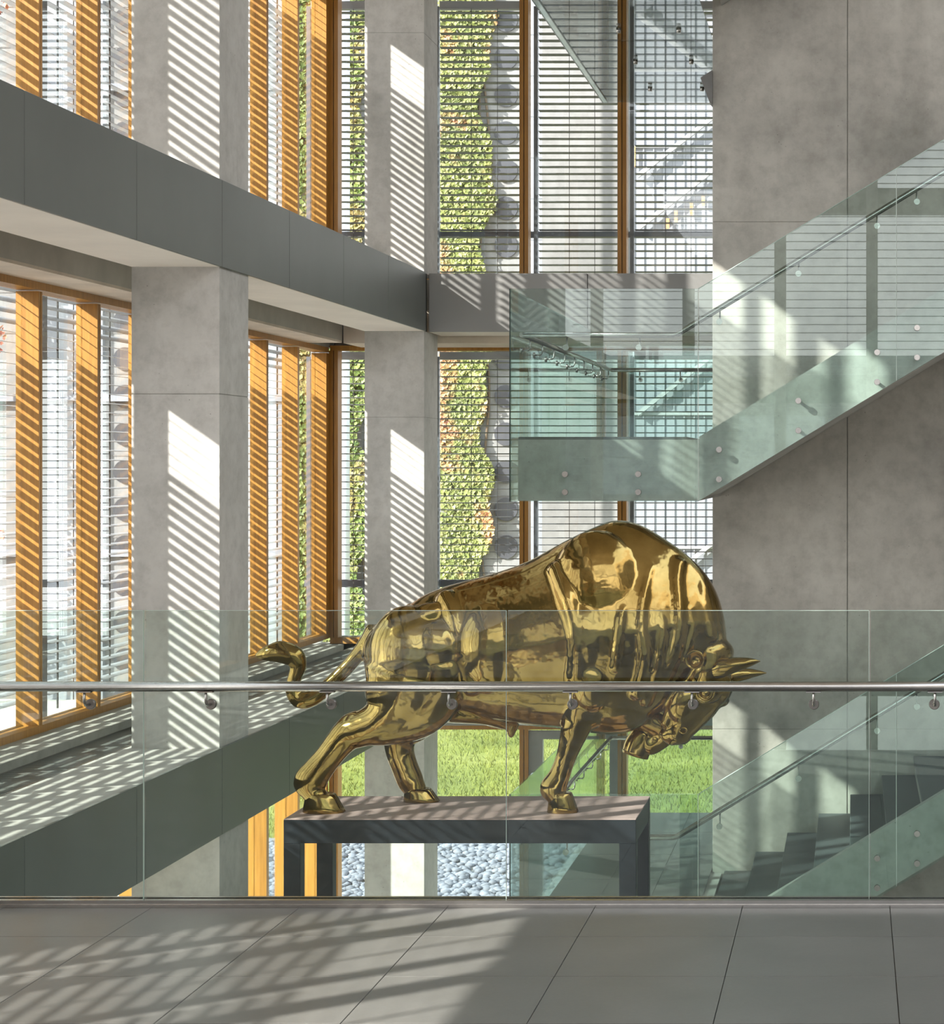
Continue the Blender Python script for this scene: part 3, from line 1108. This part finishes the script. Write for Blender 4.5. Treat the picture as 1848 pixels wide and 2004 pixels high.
# far front leg, lifted
FF = .17
limb([(1190, 1330, FF, 46, .11), (1225, 1380, FF, 36, .09), (1270, 1408, FF, 28, .07), (1300, 1424, FF, 24, .06), (1302, 1438, FF, 20, .055), (1287, 1453, FF, 17, .048),
      (1271, 1460, FF, 17, .048), (1263, 1448, FF, 18, .048), (1262, 1436, FF, 20, .048)])

# tail
TL = [(735, 1236, 0, 20, .07), (718, 1258, -.01, 15, .055), (700, 1282, -.02, 13, .042), (676, 1310, -.03, 13, .038), (652, 1333, -.04, 13, .036), (630, 1354, -.05, 14, .038),
      (605, 1369, -.06, 15, .04), (585, 1369, -.06, 15, .04), (574, 1350, -.06, 14, .04), (577, 1325, -.06, 12, .038), (584, 1303, -.06, 15, .042), (574, 1284, -.06, 20, .05),
      (548, 1277, -.06, 19, .05), (522, 1279, -.06, 14, .04), (503, 1284, -.06, 5, .015)]
limb(TL, n=16)
limb([(583, 1300, -.06, 8, .03), (572, 1276, -.06, 12, .04), (548, 1266, -.06, 11, .04), (528, 1266, -.06, 4, .015)], n=12)

# head
limb([(1392, 1268, 0, 44, .16), (1388, 1305, 0, 44, .165), (1380, 1335, 0, 46, .15), (1364, 1365, 0, 48, .13), (1347, 1392, 0, 42, .108), (1333, 1416, 0, 35, .096), (1325, 1434, 0, 28, .09)], n=24)
blob(1324, 1436, 0, 31, 21, .098, -18)
blob(1410, 1345, 0, 26, 38, .13, -18)       # forehead
blob(1412, 1370, .03, 17, 14, .07)
for s in (-1, 1):
    MIRROR[0] = s > 0
    blob(1388, 1352, s * .125, 26, 24, .045)          # brow
    blob(1340, 1372, s * .105, 30, 42, .05, -25)      # cheek
    limb([(1318, 1366, s * .085, 9, .03), (1310, 1392, s * .075, 9, .03), (1302, 1418, s * .06, 9, .03)])
MIRROR[0] = False
limb([(1299, 1430, 0, 8, .06), (1304, 1441, 0, 9, .07), (1320, 1450, 0, 9, .07)])   # lower lip

bull_me = bull.mesh('bull_raw')
tmp = bpy.data.objects.new('bull_raw', bull_me)
COL.objects.link(tmp)
rm = tmp.modifiers.new('r', 'REMESH')
rm.mode = 'VOXEL'
rm.voxel_size = .0095
sm = tmp.modifiers.new('s', 'SMOOTH')
sm.factor = .5
sm.iterations = 14
dg = bpy.context.evaluated_depsgraph_get()
ev = tmp.evaluated_get(dg)
me = bpy.data.meshes.new_from_object(ev)
bpy.data.objects.remove(tmp, do_unlink=True)
me.materials.clear()
me.polygons.foreach_set('use_smooth', [True] * len(me.polygons))
me.name = 'bull_statue'
bull_o = link('bull_statue', me, M['brass'])
tag(bull_o, 'polished brass charging bull statue with lowered head, standing on the dark pedestal', 'statue')


def hoof(pts, name='hoof'):
    """two-toed hoof: pts as for limb, flat bottom"""
    mb = MB()
    limb(pts, mb, 20, 3, cap=False)
    mb.build(name, M['brass'], bull_o)


def split_hoof(cx, top_py, bot_py, dy, wt, wb, lean=0, yw=.055):
    # one truncated cone, slightly wider at the sole, with a cleft groove at the front
    mb = MB()
    n = 28
    rings = []
    for t, f in ((0, .88), (.06, .97), (.25, 1), (.7, 1), (.97, 1), (1, .97)):
        w = wt + (wb - wt) * t
        cxx = cx + lean * t
        yh = YC + dy
        z = PZ(top_py, yh) + (PZT + .0005 - PZ(top_py, yh)) * t
        ring = []
        for k in range(n):
            a = 2 * math.pi * k / n
            rr = 1.0
            dd = abs(((a + math.pi) % (2 * math.pi)) - math.pi)
            rr -= .10 * math.exp(-(dd / .16) ** 2)
            ring.append((PX(cxx, yh) + math.cos(a) * w * S * f * rr, YC + dy + math.sin(a) * yw * f * rr * (w / wt) ** .6, z))
        rings.append(ring)
    vs = [p for r_ in rings for p in r_]
    fs = []
    for i in range(len(rings) - 1):
        for k in range(n):
            k2 = (k + 1) % n
            fs.append((i * n + k, (i + 1) * n + k, (i + 1) * n + k2, i * n + k2))
    mb.add(vs, fs, True)
    mb.f += [tuple(range(n)), tuple((len(rings) - 1) * n + k for k in range(n))[::-1]]
    mb.sm += [False, False]
    mb.build('hoof', M['brass'], bull_o)


soleY = VY + (CZ - PZT) * FPX / YC
split_hoof(628, 1552, soleY, HN, 29, 42, 7, .064)
split_hoof(1098, 1550, soleY, FN, 22, 31, 4, .056)
split_hoof(818, 1542, soleY, HF, 26, 37, 8, .060)
# lifted hoof hangs below the folded pastern
limb_pts = [(1264, 1432, FF, 20, .052), (1256, 1444, FF, 25, .056), (1249, 1460, FF, 28, .060), (1243, 1478, FF, 27, .060)]
hoof(limb_pts)

# horns
HORN = {-1: [(1380, 1315, -.08, 18, .055), (1395, 1312, -.11, 19, .054), (1415, 1306, -.135, 18.5, .052), (1438, 1301, -.15, 15, .044), (1460, 1297, -.155, 10.5, .031), (1476, 1295, -.15, 6, .018), (1488, 1294, -.14, 1, .004)],
        1: [(1400, 1331, .09, 17, .055), (1418, 1327, .13, 17, .052), (1444, 1321, .16, 14, .044), (1468, 1318, .175, 10, .031), (1486, 1317, .17, 5.5, .018), (1500, 1317, .16, 1, .004)]}
for pts in HORN.values():
    mb = MB()
    limb(pts, mb, 20, 6)
    mb.build('horn', M['brass'], bull_o)
# ears: short flared cups facing out
for s in (-1, 1):
    MIRROR[0] = s > 0
    mb = MB()
    ctr = P(1364, 1293, s * .165)
    rings = []
    n = 24
    prof = [(-.04, .024), (0.0, .032), (.03, .042), (.055, .055), (.062, .058), (.060, .051), (.035, .040), (.015, .020)]
    for d_, r_ in prof:
        rings.append([(ctr.x + r_ * math.cos(a) - .10 * d_, ctr.y + s * d_, ctr.z + r_ * 1.0 * math.sin(a) + .2 * d_) for a in [2 * math.pi * k / n for k in range(n)]])
    vs = [p for r_ in rings for p in r_]
    fs = []
    for i in range(len(rings) - 1):
        for k in range(n):
            k2 = (k + 1) % n
            f = (i * n + k, i * n + k2, (i + 1) * n + k2, (i + 1) * n + k)
            fs.append(f if s < 0 else f[::-1])
    fs.append(tuple((len(rings) - 1) * n + k for k in range(n)))
    fs.append(tuple(range(n)))
    mb.add(vs, fs, True)
    mb.build('ear', M['brass'], bull_o)


MIRROR[0] = False


def torus(cx, cy, dy, R_, r_, s, name, ell=1.0):
    mb = MB()
    ctr = P(cx, cy, dy)
    n, m_ = 28, 10
    vs, fs = [], []
    for i in range(n):
        a = 2 * math.pi * i / n
        for k in range(m_):
            b_ = 2 * math.pi * k / m_
            q = R_ + r_ * math.cos(b_)
            vs.append((ctr.x + q * math.cos(a), ctr.y + r_ * math.sin(b_), ctr.z + q * math.sin(a) * ell))
    for i in range(n):
        for k in range(m_):
            fs.append((i * m_ + k, ((i + 1) % n) * m_ + k, ((i + 1) % n) * m_ + (k + 1) % m_, i * m_ + (k + 1) % m_))
    mb.add(vs, fs, True)
    return mb.build(name, M['brass'], bull_o)


MIRROR[0] = False
for s in (-1, 1):
    MIRROR[0] = s > 0
    mb = MB()
    blob(1381, 1356, s * .160, 9, 8, .022, mb=mb)
    e = mb.build('eye', M['brass'], bull_o)
    torus(1381, 1356, s * .158, .040, .009, s, 'eyelid')
    torus(1381, 1356, s * .166, .055, .007, s, 'eyelid', .92)
    torus(1338, 1430, s * .096, .021, .006, s, 'nostril', .85)

# ------------------------------------------------------------------ outside: ground, pebbles, lawn, building, climbers
GZ = -FH
MB().box(-12.6, 14, 27.4, 60, GZ - .3, GZ).build('lawn', M['lawn'])
MB().box(-34, -12.6, 27.4, 60, GZ - .3, GZ).build('ground', M['gravel'], kind='structure')
bpy.data.objects['lawn']['kind'] = 'structure'
MB().box(-34, 14, 19.7, 27.4, GZ - .4, GZ - .05).box(-34, -5.7, -14, 19.7, GZ - .4, GZ - .05).build('ground', M['gravel'], kind='structure')
MB().box(-34, 14, 27.25, 27.4, GZ - .1, GZ + .03).build('kerb', M['facade'], kind='structure')

rng = random.Random(3)
ico = bmesh.new()
bmesh.ops.create_icosphere(ico, subdivisions=1, radius=1)
iv = [v.co.copy() for v in ico.verts]
ifc = [tuple(v.index for v in f.verts) for f in ico.faces]
ico.free()
pb = MB()
for i in range(5200):
    x, y = rng.uniform(-9.2, -2.2), rng.uniform(23.0, 27.3)
    r = rng.uniform(.035, .075)
    a = rng.uniform(0, 6.28)
    ca, sa = math.cos(a), math.sin(a)
    e1, e2 = rng.uniform(.9, 1.5), rng.uniform(.5, .8)
    zz = GZ - .03 + rng.uniform(0, .04)
    pb.add([(x + (v.x * ca * e1 - v.y * sa) * r, y + (v.x * sa * e1 + v.y * ca) * r, zz + v.z * r * e2) for v in iv], ifc, True)
o = pb.build('pebbles', M['pebble'])
tag(o, 'bed of pale blue-grey pebbles outside the ground storey windows', 'pebbles', kind='stuff')

# grass blades on the nearer lawn
gbm = MB()
for i in range(30000):
    y = 27.5 + 15.5 * rng.random() ** 1.2
    x = rng.uniform(PX(420, y) - .5, PX(1420, y) + .6)
    if abs(y - 40) < .3 and abs(x - PX(677, 40)) < .3: continue
    a = rng.uniform(0, 6.28)
    h = rng.uniform(.04, .10)
    w = rng.uniform(.006, .014)
    l = rng.uniform(-.04, .04)
    ca, sa = math.cos(a) * w, math.sin(a) * w
    gbm.add([(x - ca, y - sa, GZ), (x + ca, y + sa, GZ), (x + l, y + l, GZ + h)], [(0, 1, 2)])
o = gbm.build('grass_blades', M['lawn'])
tag(o, 'sunlit green grass on the lawn outside', 'grass', kind='stuff')

YO = 44.0
X_ = lambda px: PX(px, YO)
Z_ = lambda py: PZ(py, YO)
bd = empty('building', (-10, YO, GZ))
tag(bd, 'pale building with round windows across the lawn', 'building')
c = lambda o: child_at(o, bd)
c(MB().box(-34, 6, YO, YO + 6, GZ, 17).build('wall', M['facade']))
c(MB().box(X_(1066), X_(1212), YO - .35, YO, GZ, 17).build('concrete_pier', M['facade_mid']))
c(MB().box(X_(1036), X_(1064), YO - .2, YO, GZ, 17).build('white_strip', M['white']))
for k in range(24):
    c(MB().box(X_(1020), X_(1064), YO - .21, YO - .19, Z_(1350) + k * .95, Z_(1350) + k * .95 + .02).build('joint', M['facade_dark']))
# portholes in a column beside the climber, and another column seen through the left windows
for cx in (991, 246):
    for k in range(-1, 19):
        py = 40 + 73.6 * k
        if py > 1370: break
        rr = .27
        ctr = Vector((X_(cx), YO - .02, Z_(py)))
        q = MB().tube([ctr + Vector((0, .05, 0)), ctr + Vector((0, -.03, 0))], rr, 28)
        o = c(q.build('porthole', M['porthole']))
# horizontal joints of the pale wall
for k in range(20):
    z = GZ + .9 + k * .95
    c(MB().box(-34, X_(1036), YO - .012, YO, z, z + .03).build('joint', M['facade_mid']))
# curtain wall on the right
gx0, gx1 = X_(1240), X_(1470)
c(MB().box(gx0, gx1, YO - .1, YO, GZ, 17).build('glazing', M['white']))
x = gx0
while x < gx1:
    c(MB().box(x, x + .032, YO - .135, YO - .1, GZ, 17).build('mullion', M['facade_dark']))
    x += .235
for k in range(7):
    z = GZ + .4 + 3.1 * k
    c(MB().box(gx0, gx1, YO - .17, YO - .1, z, z + .06).build('transom', M['facade_frame']))
for py in (352, 455, 1180, 815, -10):
    xa, xb = X_(1252), X_(1410)
    za = Z_(py)
    c(MB().prism_y([(xa, za), (xb, za + (xb - xa) * .78), (xb, za + (xb - xa) * .78 + .12), (xa, za + .12)], YO - .32, YO - .22).build('stair_stringer', M['facade_frame']))
for px_, py0, py1 in ((1322, 415, 440), (1352, 400, 425), (1375, 385, 405), (1306, 430, 450), (1240, 290, 330)):
    c(MB().box(X_(px_), X_(px_ + 6), YO - .24, YO - .2, Z_(py1), Z_(py0)).build('orange_panel', M['orange']))
# bays of the left part, seen at an angle through the left windows
for (a, b_, mt) in ((42, 60, 'white'), (96, 118, 'facade_dark'), (150, 190, 'white'), (120, 148, 'facade_glass'), (196, 206, 'facade_dark'), (520, 545, 'facade_glass'), (548, 580, 'white'), (455, 500, 'facade_glass'), (300, 330, 'facade_dark')):
    c(MB().box(X_(a), X_(b_), YO - .15, YO, GZ, 17).build('bay_panel', M[mt]))
for z0 in (-.3, 3.3, 6.9, 10.5):
    c(MB().box(-30, X_(590), YO - .22, YO, z0, z0 + .16).build('ledge', M['white']))
# white downpipe/post in front of the corner climber
pp = MB().tube([(PX(677, 40), 40, GZ), (PX(677, 40), 40, 16)], .085, 12)
tag(pp.build('white_post', M['post']), 'pale round post outside the back windows left of the far column', 'post')


def climber(name, x0, x1, z0, z1, yy, count, mat, label, size=.06, ragged=.32, depth=.45):
    r = random.Random(hash(label) % 1000 if False else len(label))
    root = empty(name, ((x0 + x1) / 2, yy, GZ))
    tag(root, label, 'climbing plant')
    mb = MB()
    for i in range(count):
        z = r.uniform(z0, z1)
        edge = ragged * (math.sin(z * 1.7) + .6 * math.sin(z * 4.1 + 1)) * .5
        x = r.uniform(x0, x1 + edge)
        bul = depth * (.4 + .3 * math.sin(x * 3 + z * 2) + .3 * r.random())
        y = yy - bul
        s_ = size * r.uniform(.6, 1.25)
        nx = Vector((r.uniform(-.6, .6), -1, r.uniform(-.2, .9))).normalized()
        u = nx.cross(Vector((0, 0, 1))).normalized()
        v_ = nx.cross(u)
        t = r.uniform(-.7, .7)
        u, v_ = u * math.cos(t) + v_ * math.sin(t), v_ * math.cos(t) - u * math.sin(t)
        ctr = Vector((x, y, z))
        out = [(0, -1), (.55, -.55), (.9, .0), (.45, .35), (0, 1.0), (-.45, .35), (-.9, 0), (-.55, -.55)]
        mb.add([ctr + u * a * s_ + v_ * b2 * s_ + nx * (.25 * s_ * (a * a)) for a, b2 in out], [(0, 1, 2, 3, 4), (0, 4, 5, 6, 7)])
    o = child_at(mb.build('foliage', mat), root)
    o['kind'] = 'stuff'
    for k in range(5):
        xx = x0 + (x1 - x0) * (k + .5) / 5
        pts = [(xx + .12 * math.sin(z * 1.1 + k), yy - .06, z) for z in np.linspace(GZ, z1, 24)]
        child_at(MB().tube(pts, .03, 6).build('stem', M['bark']), root)


climber('wall_climber', X_(866), X_(958), Z_(1150), 13.4, YO, 17000, M['leaf_mixed'], 'tall yellow-green and red wall climber between the round windows and the far column')
climber('wall_climber', X_(585), X_(730), Z_(1320), 13.0, YO, 15000, M['leaf_green'], 'green wall climber seen in the corner where left and back windows meet', size=.065, ragged=.4)
climber('wall_climber', X_(-60), X_(34), Z_(1250), 13.0, YO - 1.0, 4200, M['leaf_red'], 'red autumn climber seen through the leftmost windows', ragged=.4)

# ------------------------------------------------------------------ rear and right sides of the atrium (seen in reflections), added building behind
rw = empty('window_9')
rw['kind'] = 'structure'
for k in range(9):
    x = -5 + k * 1.75
    MB().box(x, x + .22, -9.1, -8.9, -3.6, 10.9).build('post', M['concrete'], rw)
for z in (-.3, 3.3, 6.9):
    MB().box(-5.4, 9, -9.15, -8.95, z - .3, z + .2).build('transom', M['fascia'], rw)
q = MB()
z = .2
while z < 10.8:
    q.box(-5.4, 9, -9.4, -9.33, z, z + .012)
    z += .16
q.build('louvre', M['slat'], rw, kind='stuff')
MB().box(9.0, 9.3, -9, 19.5, -3.9, 10.9).build('wall_right', M['wall'], kind='structure')  # unseen side wall, closed to full height to dim the bull's reflections

rb = empty('added_rear_building', (6, -27, GZ))  # unseen building added behind the viewer to darken what the room reflects
rb['kind'] = 'structure'
child_at(MB().box(-22, 40, -32, -26, GZ, 4.9).build('wall', M['facade_mid']), rb)
for k in range(14):
    x = -20 + k * 4.2
    for z in (-2.6, 1.0):
        child_at(MB().box(x, x + 2.4, -26.05, -25.95, z, z + 2.2).build('window', M['facade_glass']), rb)
